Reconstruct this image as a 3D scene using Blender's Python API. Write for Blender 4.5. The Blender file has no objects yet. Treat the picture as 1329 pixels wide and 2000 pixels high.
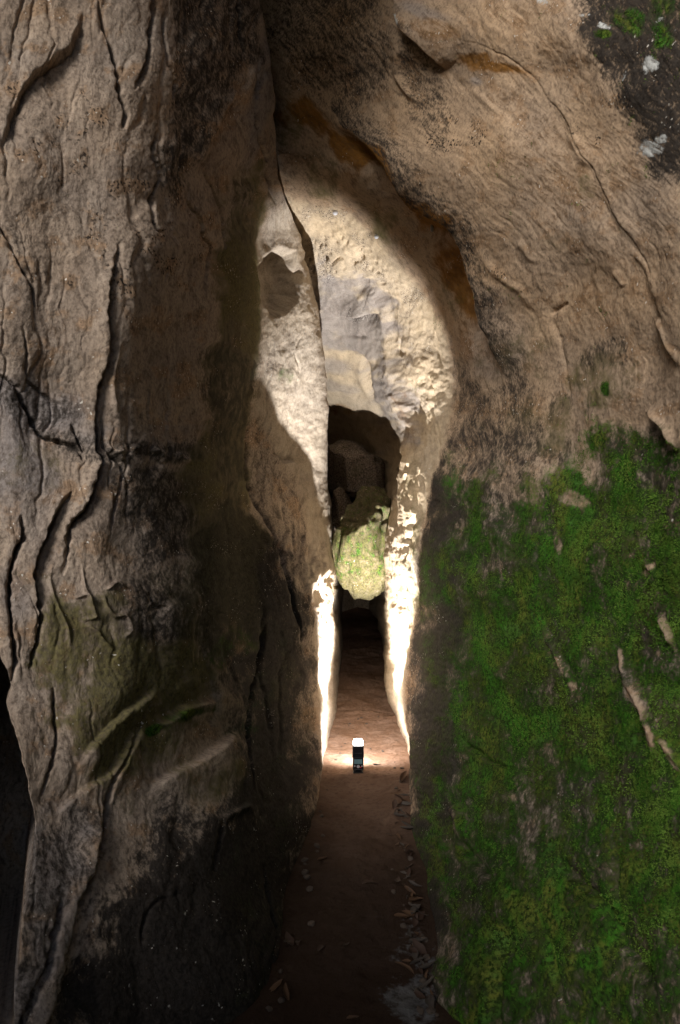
import bpy, math, random
import numpy as np
from mathutils import Vector, Matrix

random.seed(7)
scene = bpy.context.scene
C = scene.collection
F = 1333.0            # focal length in units of the picture grid (24 mm on 36 mm)
EYE = 1.3             # camera height

# ------------------------------------------------------------------ camera, sky, sun, exposure
cam_d = bpy.data.cameras.new('camera')
cam = bpy.data.objects.new('camera', cam_d)
C.objects.link(cam)
cam.location = (0, 0, EYE)
cam.rotation_euler = (math.radians(90), 0, 0)
cam_d.sensor_fit = 'VERTICAL'
cam_d.sensor_height = 36
cam_d.lens = 24
cam_d.shift_y = 0.028
cam_d.clip_start = 0.02
cam_d.clip_end = 500
cam_d.dof.use_dof = True
cam_d.dof.focus_distance = 3.9
cam_d.dof.aperture_fstop = 6.5
scene.camera = cam
scene.cycles.max_bounces = 3
scene.cycles.diffuse_bounces = 2
scene.cycles.use_adaptive_sampling = True
scene.cycles.adaptive_threshold = 0.03
scene.cycles.sample_clamp_indirect = 0.9
scene.cycles.glossy_bounces = 1
scene.cycles.caustics_reflective = False
scene.cycles.caustics_refractive = False

SUN_EL, SUN_AZ = 27.0, 25.0        # behind the camera, to its left
world = bpy.data.worlds.new('World')
scene.world = world
world.use_nodes = True
wn = world.node_tree.nodes
sky = wn.new('ShaderNodeTexSky')
sky.sky_type = 'NISHITA'
sky.sun_disc = False
sky.sun_elevation = math.radians(SUN_EL)
sky.sun_rotation = math.radians(180 + SUN_AZ)
wn['Background'].inputs['Strength'].default_value = 0.05
world.node_tree.links.new(sky.outputs[0], wn['Background'].inputs[0])

sun_d = bpy.data.lights.new('sun', 'SUN')
sun_d.energy = 2.3
sun_d.angle = math.radians(20)
sun_d.color = (1.0, 0.95, 0.88)
sun = bpy.data.objects.new('sun', sun_d)
C.objects.link(sun)
_el, _az = math.radians(SUN_EL), math.radians(SUN_AZ)
sdir = Vector((math.sin(_az) * math.cos(_el), math.cos(_az) * math.cos(_el), -math.sin(_el)))
sun.rotation_euler = sdir.to_track_quat('-Z', 'Y').to_euler()
sun.location = (-4, -6, 6)

vs = scene.view_settings
vs.view_transform = 'Standard'
vs.look = 'None'
vs.exposure = 0.4
vs.gamma = 1.0
vs.use_curve_mapping = False

# ------------------------------------------------------------------ numeric helpers
def make_noise(seed):
    r = np.random.RandomState(seed)
    perm = r.permutation(256).astype(np.int32)
    perm = np.concatenate([perm, perm, perm])
    g = r.normal(size=(256, 3))
    g /= np.linalg.norm(g, axis=1)[:, None]
    an = r.uniform(0, 2 * np.pi, 256)
    return perm, g.astype(np.float32), (np.cos(an).astype(np.float32), np.sin(an).astype(np.float32))

_NT = {}
def noise(x, y, z=None, seed=0):
    """Gradient noise, about -0.7..0.7, vectorised."""
    if seed not in _NT:
        _NT[seed] = make_noise(seed + 11)
    perm, g, g2 = _NT[seed]
    x = np.asarray(x, np.float32); y = np.asarray(y, np.float32)
    if z is None:
        xi = np.floor(x).astype(np.int32); yi = np.floor(y).astype(np.int32)
        xf, yf = x - xi, y - yi
        xi &= 255; yi &= 255
        u = xf * xf * xf * (xf * (xf * 6 - 15) + 10)
        v = yf * yf * yf * (yf * (yf * 6 - 15) + 10)
        gx, gy = g2
        pa, pb = perm[xi], perm[xi + 1]
        h = perm[pa + yi]; a0 = gx[h] * xf + gy[h] * yf
        h = perm[pb + yi]; b0 = gx[h] * (xf - 1) + gy[h] * yf
        h = perm[pa + yi + 1]; a1 = gx[h] * xf + gy[h] * (yf - 1)
        h = perm[pb + yi + 1]; b1 = gx[h] * (xf - 1) + gy[h] * (yf - 1)
        lo = a0 + u * (b0 - a0); hi = a1 + u * (b1 - a1)
        return (lo + v * (hi - lo)) * np.float32(0.85)
    z = np.zeros_like(x) + np.float32(0.37 if z is None else 0) + (0 if z is None else np.asarray(z, np.float32))
    xi = np.floor(x).astype(np.int32); yi = np.floor(y).astype(np.int32); zi = np.floor(z).astype(np.int32)
    xf, yf, zf = x - xi, y - yi, z - zi
    xi &= 255; yi &= 255; zi &= 255
    u = xf * xf * xf * (xf * (xf * 6 - 15) + 10)
    v = yf * yf * yf * (yf * (yf * 6 - 15) + 10)
    w = zf * zf * zf * (zf * (zf * 6 - 15) + 10)
    out = 0
    for dx in (0, 1):
        wx = u if dx else 1 - u
        px = perm[xi + dx]
        for dy in (0, 1):
            wy = v if dy else 1 - v
            py = perm[px + yi + dy]
            for dz in (0, 1):
                wz = w if dz else 1 - w
                gg = g[perm[py + zi + dz]]
                out = out + wx * wy * wz * (gg[..., 0] * (xf - dx) + gg[..., 1] * (yf - dy) + gg[..., 2] * (zf - dz))
    return out

def fbm(x, y, z=None, seed=0, octv=4, gain=0.5):
    t = 0; a = 1.0; f = 1.0
    for i in range(octv):
        t = t + a * noise(x * f, y * f, None if z is None else z * f, seed + i)
        a *= gain; f *= 2.03
    return t

def sstep(a, b, x):
    t = np.clip((x - a) / (b - a), 0, 1)
    return t * t * (3 - 2 * t)

def world_pt(px, py, d):
    """point at depth d seen at (px, py) of the 1329 x 2000 picture grid"""
    return ((px - 664.5) / F * d, d, EYE + (1056.0 - py) / F * d)

def catmull(ctrl, counts, axis):
    """Catmull-Rom through control points along an axis, counts[i] samples in interval i"""
    ctrl = np.moveaxis(np.asarray(ctrl, np.float64), axis, 0)
    n = ctrl.shape[0]
    out = []
    for i in range(n - 1):
        p0 = ctrl[max(i - 1, 0)]; p1 = ctrl[i]; p2 = ctrl[i + 1]; p3 = ctrl[min(i + 2, n - 1)]
        m = counts[i] + (1 if i == n - 2 else 0)
        m1 = (p2 - p0) * 0.45
        m2 = (p3 - p1) * 0.45
        for k in range(m):
            t = k / counts[i]
            t2, t3 = t * t, t * t * t
            out.append((2 * t3 - 3 * t2 + 1) * p1 + (t3 - 2 * t2 + t) * m1 + (-2 * t3 + 3 * t2) * p2 + (t3 - t2) * m2)
    return np.moveaxis(np.array(out), 0, axis)

def grid_normals(P):
    du = np.gradient(P, axis=1); dv = np.gradient(P, axis=0)
    n = np.cross(du, dv)
    n /= np.linalg.norm(n, axis=2)[..., None] + 1e-12
    return n

def polydist(cx, cy, pts, reach, smooth=True):
    """distance and signed side of chart points to a polyline, only within reach"""
    pts = np.array(pts, np.float32)
    if smooth and len(pts) > 2:
        pts = catmull(pts, [3] * (len(pts) - 1), 0).astype(np.float32)
    lo = pts.min(0) - reach; hi = pts.max(0) + reach
    sel = np.where((cx > lo[0]) & (cx < hi[0]) & (cy > lo[1]) & (cy < hi[1]))
    x = cx[sel]; y = cy[sel]
    best = np.full(x.shape, 1e9, np.float32); side = np.zeros_like(best); along = np.zeros_like(best)
    n = len(pts) - 1
    for i in range(n):
        a, b = pts[i], pts[i + 1]
        e = b - a
        l2 = (e ** 2).sum() + 1e-9
        t = np.clip(((x - a[0]) * e[0] + (y - a[1]) * e[1]) / l2, 0, 1)
        qx = x - (a[0] + t * e[0]); qy = y - (a[1] + t * e[1])
        dd = np.sqrt(qx * qx + qy * qy)
        cr = e[0] * (y - a[1]) - e[1] * (x - a[0])
        m = dd < best
        best[m] = dd[m]; side[m] = np.sign(cr[m]); along[m] = ((i + t) / n)[m]
    return sel, best, side, along

def inside_poly(x, y, poly):
    ins = np.zeros(x.shape, bool)
    n = len(poly)
    for i in range(n):
        x1, y1 = poly[i]; x2, y2 = poly[(i + 1) % n]
        c = ((y1 > y) != (y2 > y)) & (x < (x2 - x1) * (y - y1) / (y2 - y1 + 1e-9) + x1)
        ins ^= c
    return ins

def mesh_from_grid(name, P, flip=False):
    nr, nc, _ = P.shape
    idx = np.arange(nr * nc).reshape(nr, nc)
    q = np.stack([idx[:-1, :-1], idx[:-1, 1:], idx[1:, 1:], idx[1:, :-1]], -1).reshape(-1, 4)
    if flip:
        q = q[:, ::-1]
    me = bpy.data.meshes.new(name)
    me.vertices.add(nr * nc)
    me.vertices.foreach_set('co', P.reshape(-1).astype(np.float32))
    me.loops.add(q.size)
    me.loops.foreach_set('vertex_index', q.reshape(-1).astype(np.int32))
    me.polygons.add(len(q))
    me.polygons.foreach_set('loop_start', np.arange(0, q.size, 4, dtype=np.int32))
    me.polygons.foreach_set('use_smooth', np.ones(len(q), bool))
    me.update(calc_edges=True)
    return me

def add_color(me, name, chans):
    a = me.attributes.new(name, 'FLOAT_COLOR', 'POINT')
    n = len(me.vertices)
    arr = np.ones((n, 4), np.float32)
    for i, c in enumerate(chans):
        arr[:, i] = np.asarray(c, np.float32).reshape(-1)
    a.data.foreach_set('color', arr.reshape(-1))

def add_vec(me, name, v):
    a = me.attributes.new(name, 'FLOAT_VECTOR', 'POINT')
    a.data.foreach_set('vector', np.asarray(v, np.float32).reshape(-1))

def link(name, me, mat=None, parent=None, **props):
    o = bpy.data.objects.new(name, me)
    C.objects.link(o)
    if mat is not None:
        me.materials.append(mat)
    if parent is not None:
        o.parent = parent
    for k, v in props.items():
        o[k] = v
    return o

# ------------------------------------------------------------------ material helpers
class NT:
    def __init__(self, name):
        self.m = bpy.data.materials.new(name)
        self.m.use_nodes = True
        self.t = self.m.node_tree
        self.b = self.t.nodes['Principled BSDF']
    def n(self, typ, **kw):
        nd = self.t.nodes.new(typ)
        for k, v in kw.items():
            setattr(nd, k, v)
        return nd
    def l(self, a, b):
        self.t.links.new(a, b)
    def put(self, sock, v):
        if hasattr(v, 'is_output'):
            self.l(v, sock)
        elif isinstance(v, (tuple, list)):
            sock.default_value = tuple(v) + ((1,) if len(v) == 3 and sock.type == 'RGBA' else ())
        else:
            sock.default_value = v
    def math(self, op, a, b=0.0, clamp=False):
        nd = self.n('ShaderNodeMath', operation=op, use_clamp=clamp)
        self.put(nd.inputs[0], a); self.put(nd.inputs[1], b)
        return nd.outputs[0]
    def mix(self, f, a, b, blend='MIX'):
        nd = self.n('ShaderNodeMix', data_type='RGBA', blend_type=blend)
        self.put(nd.inputs[0], f); self.put(nd.inputs[6], a); self.put(nd.inputs[7], b)
        return nd.outputs[2]
    def ramp(self, v, a, b, lo=0.0, hi=1.0):
        nd = self.n('ShaderNodeMapRange', interpolation_type='SMOOTHSTEP')
        self.put(nd.inputs['Value'], v)
        nd.inputs['From Min'].default_value = a; nd.inputs['From Max'].default_value = b
        nd.inputs['To Min'].default_value = lo; nd.inputs['To Max'].default_value = hi
        return nd.outputs[0]
    def noise(self, vec, scale, detail=4, rough=0.55, dist=0.0):
        nd = self.n('ShaderNodeTexNoise')
        self.l(vec, nd.inputs['Vector'])
        nd.inputs['Scale'].default_value = scale
        nd.inputs['Detail'].default_value = detail
        nd.inputs['Roughness'].default_value = rough
        nd.inputs['Distortion'].default_value = dist
        return nd.outputs[0]
    def voro(self, vec, scale, feature='F1', rnd=1.0):
        nd = self.n('ShaderNodeTexVoronoi', feature=feature)
        self.l(vec, nd.inputs['Vector'])
        nd.inputs['Scale'].default_value = scale
        nd.inputs['Randomness'].default_value = rnd
        return nd.outputs['Distance']
    def attr(self, name):
        return self.n('ShaderNodeAttribute', attribute_name=name)
    def bump(self, h, dist, strength=1.0, prev=None):
        nd = self.n('ShaderNodeBump')
        self.l(h, nd.inputs['Height'])
        nd.inputs['Distance'].default_value = dist
        nd.inputs['Strength'].default_value = strength
        if prev is not None:
            self.l(prev, nd.inputs['Normal'])
        return nd.outputs[0]

def rock_material():
    k = NT('weathered_sandstone')
    def rgb(name):
        q = k.n('ShaderNodeSeparateColor'); k.l(k.attr(name).outputs['Color'], q.inputs[0]); return q.outputs
    moss, olive, dark = rgb('m1')[:3]
    ochre, pale, grey = rgb('m2')[:3]
    white, warm, speck = rgb('m3')[:3]
    nm, nb, brk = rgb('m4')[:3]                       # broad variation of the stone, 0..1
    flow = k.attr('flow').outputs['Vector']
    co = k.n('ShaderNodeTexCoord').outputs['Object']
    nf = k.noise(flow, 11.0, 3, 0.65)           # streaky, along the bedding
    ni = k.noise(co, 85.0, 3, 0.68)
    base = k.mix(warm, (0.38, 0.325, 0.28), (0.60, 0.42, 0.27))
    base = k.mix(nm, base, k.mix(warm, (0.26, 0.215, 0.185), (0.45, 0.32, 0.21)))
    base = k.mix(k.ramp(nb, 0.55, 0.85, 0, 0.55), base, (0.36, 0.22, 0.12))
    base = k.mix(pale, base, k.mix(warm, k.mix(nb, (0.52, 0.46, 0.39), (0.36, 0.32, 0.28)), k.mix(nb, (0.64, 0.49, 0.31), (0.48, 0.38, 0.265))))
    base = k.mix(k.math('MULTIPLY', grey, 0.9), base, k.mix(nm, (0.21, 0.19, 0.195), (0.31, 0.285, 0.28)))
    base = k.mix(k.ramp(k.math('ADD', ochre, k.math('MULTIPLY', k.math('SUBTRACT', nf, 0.5), 1.0)), 0.2, 0.95), base,
                 k.mix(ni, (0.18, 0.07, 0.012), (0.40, 0.20, 0.05)))
    # dark mottling of the weathered skin
    m = k.math('ADD', k.math('MULTIPLY', k.ramp(nf, 0.42, 0.68), 0.45), k.math('MULTIPLY', k.ramp(ni, 0.42, 0.66), 0.42))
    m = k.math('MULTIPLY', m, k.math('SUBTRACT', 1.0, k.math('MULTIPLY', pale, 0.4)))
    m = k.math('MULTIPLY', m, k.math('SUBTRACT', 1.0, k.math('MULTIPLY', warm, 0.25)))
    base = k.mix(m, base, (0.070, 0.050, 0.038))
    grain = k.math('SUBTRACT', k.math('ADD', k.math('MULTIPLY', nf, 0.5), k.math('MULTIPLY', ni, 0.5)), 0.5)
    # dark patina, and the shade painted into the same mask
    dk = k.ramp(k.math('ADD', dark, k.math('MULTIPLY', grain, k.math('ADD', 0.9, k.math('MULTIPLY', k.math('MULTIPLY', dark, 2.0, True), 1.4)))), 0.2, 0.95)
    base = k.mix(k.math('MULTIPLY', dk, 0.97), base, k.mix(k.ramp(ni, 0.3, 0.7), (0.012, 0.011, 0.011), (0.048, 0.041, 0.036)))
    # small black lichen specks and pale grains
    vo = k.noise(co, 120.0, 0, 0.5)
    sp = k.math('MULTIPLY', k.ramp(vo, 0.60, 0.68), k.ramp(k.math('ADD', speck, k.math('MULTIPLY', k.math('SUBTRACT', nb, 0.5), 1.2)), 0.35, 0.8))
    base = k.mix(k.math('MULTIPLY', sp, 0.9), base, (0.02, 0.018, 0.018))
    # olive algae, green moss
    of = k.ramp(k.math('ADD', olive, k.math('MULTIPLY', k.math('MULTIPLY', olive, 2.5, True), k.math('ADD', k.math('MULTIPLY', grain, 0.9), k.math('MULTIPLY', k.math('SUBTRACT', brk, 0.5), 0.8)))), 0.15, 0.95)
    of = k.math('MULTIPLY', of, k.math('SUBTRACT', 1.0, k.math('MULTIPLY', dk, 0.72)))
    base = k.mix(k.math('MULTIPLY', of, 0.85), base, k.mix(k.ramp(ni, 0.3, 0.7), (0.034, 0.034, 0.012), (0.17, 0.15, 0.060)))
    mf = k.ramp(k.math('ADD', moss, k.math('MULTIPLY', k.math('MULTIPLY', moss, 2.2, True), k.math('ADD', k.math('MULTIPLY', grain, 0.8), k.math('MULTIPLY', k.math('SUBTRACT', brk, 0.5), 1.2)))), 0.10, 0.90)
    mcol = k.mix(k.ramp(nm, 0.3, 0.75), (0.040, 0.142, 0.012), (0.125, 0.145, 0.026))
    mcol = k.mix(k.ramp(nb, 0.5, 0.9, 0, 0.8), mcol, (0.060, 0.16, 0.030))
    mcol = k.mix(k.ramp(brk, 0.45, 0.75, 0.75, 0.0), mcol, (0.020, 0.036, 0.008))
    mcol = k.mix(k.ramp(ni, 0.36, 0.62), (0.012, 0.026, 0.005), mcol)
    base = k.mix(k.math('MULTIPLY', mf, 0.95), base, mcol)
    wf = k.ramp(k.math('ADD', white, k.math('MULTIPLY', grain, 2.0)), 0.40, 0.85)
    base = k.mix(wf, base, (0.55, 0.56, 0.55))
    gl = k.math('MULTIPLY', k.ramp(vo, 0.20, 0.26, 1, 0), k.math('MULTIPLY', k.ramp(nb, 0.62, 0.8), k.math('SUBTRACT', 1.0, mf)))
    base = k.mix(gl, base, (0.66, 0.62, 0.56))
    k.l(base, k.b.inputs['Base Color'])
    k.put(k.b.inputs['Roughness'], k.ramp(dk, 0, 1, 0.95, 0.88))
    k.b.inputs['Specular IOR Level'].default_value = 0.03
    h1 = k.math('ADD', k.math('MULTIPLY', nf, 0.7), k.math('MULTIPLY', ni, 0.8))
    k.l(k.bump(h1, 0.006, 0.6), k.b.inputs['Normal'])
    return k.m

def soil_material():
    k = NT('packed_soil')
    co = k.n('ShaderNodeTexCoord').outputs['Object']
    am = k.attr('m1')
    s = k.n('ShaderNodeSeparateColor'); k.l(am.outputs['Color'], s.inputs[0])
    ash, front_shade = s.outputs[0], s.outputs[1]
    n1 = k.noise(co, 6, 5, 0.6); n2 = k.noise(co, 45, 5, 0.65); n3 = k.noise(co, 190, 3, 0.6)
    c = k.mix(k.ramp(n1, 0.3, 0.7), (0.21, 0.125, 0.083), (0.28, 0.185, 0.138))
    c = k.mix(k.ramp(n2, 0.45, 0.7, 0, 0.6), c, (0.11, 0.065, 0.042))
    c = k.mix(k.math('MULTIPLY', front_shade, 0.9), c, k.mix(n2, (0.008, 0.0055, 0.0045), (0.024, 0.015, 0.011)))  # unlit look of the near floor mixed into the soil colour
    af = k.ramp(k.math('ADD', ash, k.math('MULTIPLY', k.math('MULTIPLY', ash, 3.0, True),k.math('MULTIPLY', k.math('SUBTRACT', k.math('ADD', k.math('MULTIPLY', n1, 0.4), k.math('MULTIPLY', n2, 0.6)), 0.5), 2.4))), 0.4, 0.85)
    c = k.mix(k.math('MULTIPLY', af, 0.85), c, k.mix(n2, (0.05, 0.05, 0.052), (0.20, 0.20, 0.205)))
    k.l(c, k.b.inputs['Base Color'])
    k.b.inputs['Roughness'].default_value = 0.92
    k.b.inputs['Specular IOR Level'].default_value = 0.03
    h = k.math('ADD', k.math('MULTIPLY', n2, 1.0), k.math('MULTIPLY', n3, 0.4))
    k.l(k.bump(h, 0.010, 0.8), k.b.inputs['Normal'])
    return k.m

def plain(name, col, rough=0.6, var=0.25, scale=60, emis=None, strength=0.0, spec=0.4, metal=0.0):
    k = NT(name)
    co = k.n('ShaderNodeTexCoord').outputs['Object']
    n1 = k.noise(co, scale, 4, 0.6)
    lo = tuple(c * (1 - var) for c in col); hi = tuple(min(1, c * (1 + var)) for c in col)
    k.l(k.mix(n1, lo, hi), k.b.inputs['Base Color'])
    k.put(k.b.inputs['Roughness'], k.ramp(n1, 0.3, 0.7, rough * 0.9, min(1, rough * 1.1)))
    k.b.inputs['Specular IOR Level'].default_value = spec
    k.b.inputs['Metallic'].default_value = metal
    if emis:
        k.b.inputs['Emission Color'].default_value = (*emis, 1)
        k.b.inputs['Emission Strength'].default_value = strength
    return k.m

ROCK = rock_material()
SOIL = soil_material()

# ------------------------------------------------------------------ wall builder
def blobs(cx, cy, specs, warp):
    """soft elliptical patches: (x, y, rx, ry, angle, strength)"""
    out = np.zeros(cx.shape, np.float32)
    wx, wy = warp
    for (x, y, rx, ry, ang, s) in specs:
        a = math.radians(ang)
        dx = cx + wx * min(rx, 120) * 0.9 - x; dy = cy + wy * min(ry, 120) * 0.9 - y
        u = (dx * math.cos(a) + dy * math.sin(a)) / rx
        v = (-dx * math.sin(a) + dy * math.cos(a)) / ry
        out = np.maximum(out, s * sstep(1.25, 0.45, np.sqrt(u * u + v * v)))
    return out

def poly_mask(cx, cy, poly, soft, warp):
    """filled outline with a soft, wavering edge"""
    wx, wy = warp
    x = cx + wx * soft * 1.2; y = cy + wy * soft * 1.2
    ins = inside_poly(x, y, poly)
    reach = soft * 1.5
    dist = np.full(cx.shape, reach, np.float32)
    sel, b, _, _ = polydist(x, y, list(poly) + [poly[0]], reach, False)
    dist[sel] = np.minimum(b, reach)
    return sstep(-soft, soft, np.where(ins, dist, -dist))

def moss_break(cx, cy, octv):
    return np.clip(0.5 + 0.55 * fbm(cx / 48, cy / 60, seed=160, octv=octv, gain=0.7) + 0.5 * noise(cx / 150, cy / 210, seed=166), 0, 1)

CRK = 1.0          # overall depth of the open cracks
def build_wall(name, rows, ccnt, rcnt, sign, features, relief, masks, label_kind, out_shift, pockets=()):
    ctrl = []
    for r in rows:
        pts = [world_pt(*p) for p in r]
        x1, d1, z1 = pts[0]
        pts.insert(0, (x1 + out_shift[0], d1 + out_shift[1], z1))
        ctrl.append(pts)
    P = catmull(np.array(ctrl), rcnt, 0)
    P = catmull(P, ccnt, 1)
    N = grid_normals(P) * sign
    d = np.maximum(P[..., 1], 0.3).astype(np.float32)
    cx = (664.5 + P[..., 0] / d * F).astype(np.float32)
    cy = (1056.0 - (P[..., 2] - EYE) / d * F).astype(np.float32)
    unit = (d / F)
    X, Y, Z = [P[..., i].astype(np.float32) for i in range(3)]
    wob = (fbm(cx / 90, cy / 90, seed=40, octv=3) , fbm(cx / 90, cy / 90, seed=50, octv=3))
    fine = (noise(cx / 14, cy / 20, seed=60), noise(cx / 14, cy / 20, seed=61))
    disp, flow = relief(cx, cy, X, Y, Z, wob)
    fx = cx + wob[0] * 8 + fine[0] * 1.4; fy = cy + wob[1] * 8 + fine[1] * 1.4
    gx = cx + wob[0] * 9; gy = cy + wob[1] * 9
    for ft in features:
        kind, amp, w, pts = ft[:4]
        taper = ft[4] if len(ft) > 4 else True
        if kind == 'crack':
            sel, b, s, al = polydist(fx, fy, pts, w * 6)
            t = np.clip(np.minimum(al, 1 - al) * 5, 0, 1) if taper else 1.0
            ww = w * (0.40 + 0.75 * np.abs(noise(cx[sel] / 26, cy[sel] / 26, seed=71)) * 2)
            disp[sel] -= t * amp * (CRK if w < 8 else 0.8) * np.exp(-(b / ww) ** 2)
            disp[sel] += t * amp * 0.04 * np.exp(-((b - 2.6 * w) / (1.6 * w)) ** 2) * (s > 0)
        elif kind == 'ridge':
            sel, b, s, al = polydist(gx, gy, pts, w * 5)
            t = np.clip(np.minimum(al, 1 - al) * 4, 0, 1)
            disp[sel] += t * amp * np.exp(-(b / w) ** 2)
        elif kind == 'step':      # surface stands proud on the side s > 0, falling back over ft[5]
            L = ft[5]
            sel, b, s, al = polydist(gx, gy, pts, L * 3)
            t = np.clip(np.minimum(al, 1 - al) * 6, 0, 1)
            sd = b * s
            disp[sel] += t * amp * (sstep(-w, w, sd) - 0.5) * 2 * np.exp(-(b / L) ** 2)
    n = N
    P = P + n * (disp * unit)[..., None]
    for (poly, soft, vec) in pockets:
        m = poly_mask(cx, cy, poly, soft, (wob[0] * 0.6 + fine[0] * 0.3, wob[1] * 0.6 + fine[1] * 0.3))
        P = P + m[..., None] * np.array(vec)
    me = mesh_from_grid(name, P, flip=(sign < 0))
    mk = masks(cx, cy, X, Y, Z, wob, disp)
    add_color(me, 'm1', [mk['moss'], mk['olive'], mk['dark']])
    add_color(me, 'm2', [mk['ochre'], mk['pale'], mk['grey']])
    add_color(me, 'm3', [mk['white'], mk['warm'], mk['speck']])
    nm_ = np.clip(0.5 + 0.9 * fbm(flow[0] / 42, flow[1] / 42, seed=150, octv=4, gain=0.6), 0, 1)
    nb_ = np.clip(0.5 + 0.8 * fbm(cx / 55, cy / 55, seed=155, octv=5, gain=0.62), 0, 1)
    bk_ = moss_break(cx, cy, 5)
    add_color(me, 'm4', [nm_, nb_, bk_])
    add_vec(me, 'flow', np.stack([flow[0] / 100, flow[1] / 100, Y * 0.6], -1))
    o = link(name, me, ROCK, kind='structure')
    return o, P, cx, cy, mk, grid_normals(P) * sign

# ------------------------------------------------------------------ left wall
Lrows = [
 [(-80,-500,1.9),(130,-500,2.1),(260,-450,2.3),(370,-400,2.6),(430,-350,2.85),(465,-300,3.0),(480,-280,3.1),(490,-280,3.25),(470,-280,3.6),(400,-280,4.2)],
 [(-80,0,1.6),(120,0,1.85),(260,0,2.1),(380,0,2.45),(450,0,2.7),(485,0,2.85),(500,0,2.95),(508,0,3.1),(490,0,3.5),(430,0,4.0)],
 [(-80,180,1.55),(120,180,1.8),(265,180,2.05),(390,180,2.45),(465,180,2.8),(505,180,3.0),(520,180,3.1),(530,185,3.25),(515,190,3.6),(440,190,4.1)],
 [(-80,340,1.5),(120,340,1.75),(270,340,2.05),(400,340,2.5),(480,340,2.95),(525,340,3.3),(545,345,3.5),(558,350,3.65),(545,350,4.0),(470,350,4.5)],
 [(-80,450,1.5),(120,450,1.75),(275,450,2.05),(405,450,2.55),(475,450,3.1),(512,450,3.9),(545,445,4.05),(582,440,4.2),(580,450,4.5),(520,450,4.9)],
 [(-80,560,1.5),(115,560,1.75),(270,560,2.05),(400,560,2.6),(470,560,3.2),(505,560,3.9),(550,555,4.1),(603,555,4.35),(603,560,4.7),(540,560,5.3)],
 [(-80,680,1.5),(100,680,1.75),(250,680,2.05),(390,680,2.6),(460,680,3.2),(505,690,3.9),(555,680,4.15),(618,680,4.5),(620,680,5.0),(560,680,6.0)],
 [(-80,800,1.55),(90,810,1.75),(240,810,2.05),(380,805,2.6),(450,800,3.2),(486,795,3.9),(545,800,4.2),(632,800,4.8),(640,800,5.4),(600,800,6.6)],
 [(-80,930,1.5),(100,930,1.7),(240,925,2.0),(380,920,2.55),(450,915,3.2),(490,910,3.9),(540,915,4.2),(600,915,4.7),(640,920,5.5),(640,920,7.2)],
 [(-80,1060,1.45),(100,1060,1.65),(240,1055,1.95),(385,1050,2.5),(460,1045,3.2),(508,1030,3.85),(550,1030,4.15),(608,1030,4.6),(648,1040,5.5),(660,1050,8.0)],
 [(-80,1200,1.42),(100,1195,1.6),(250,1185,1.9),(400,1175,2.5),(490,1165,3.2),(597,1135,3.82),(627,1132,4.12),(649,1130,4.6),(657,1130,5.6),(668,1120,8.0)],
 [(-80,1370,1.38),(100,1360,1.58),(260,1345,1.9),(420,1325,2.5),(525,1305,3.25),(603,1290,3.82),(622,1280,4.12),(640,1265,4.7),(656,1230,5.7),(672,1180,8.3)],
 [(-80,1560,1.33),(100,1540,1.55),(270,1510,1.9),(440,1460,2.5),(560,1420,3.25),(612,1395,3.85),(627,1370,4.2),(645,1330,4.9),(660,1280,6.0),(674,1210,8.6)],
 [(-80,1900,1.28),(170,1910,1.48),(462,1890,1.82),(560,1750,2.42),(611,1590,3.2),(628,1495,3.92),(637,1450,4.35),(650,1385,5.2),(662,1310,6.2),(675,1225,8.8)],
 [(-50,2450,1.35),(250,2350,1.6),(540,2120,1.85),(572,1880,2.4),(613,1660,3.2),(630,1560,3.92),(640,1510,4.35),(652,1440,5.2),(663,1370,6.2),(675,1280,8.8)],
]
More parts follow.
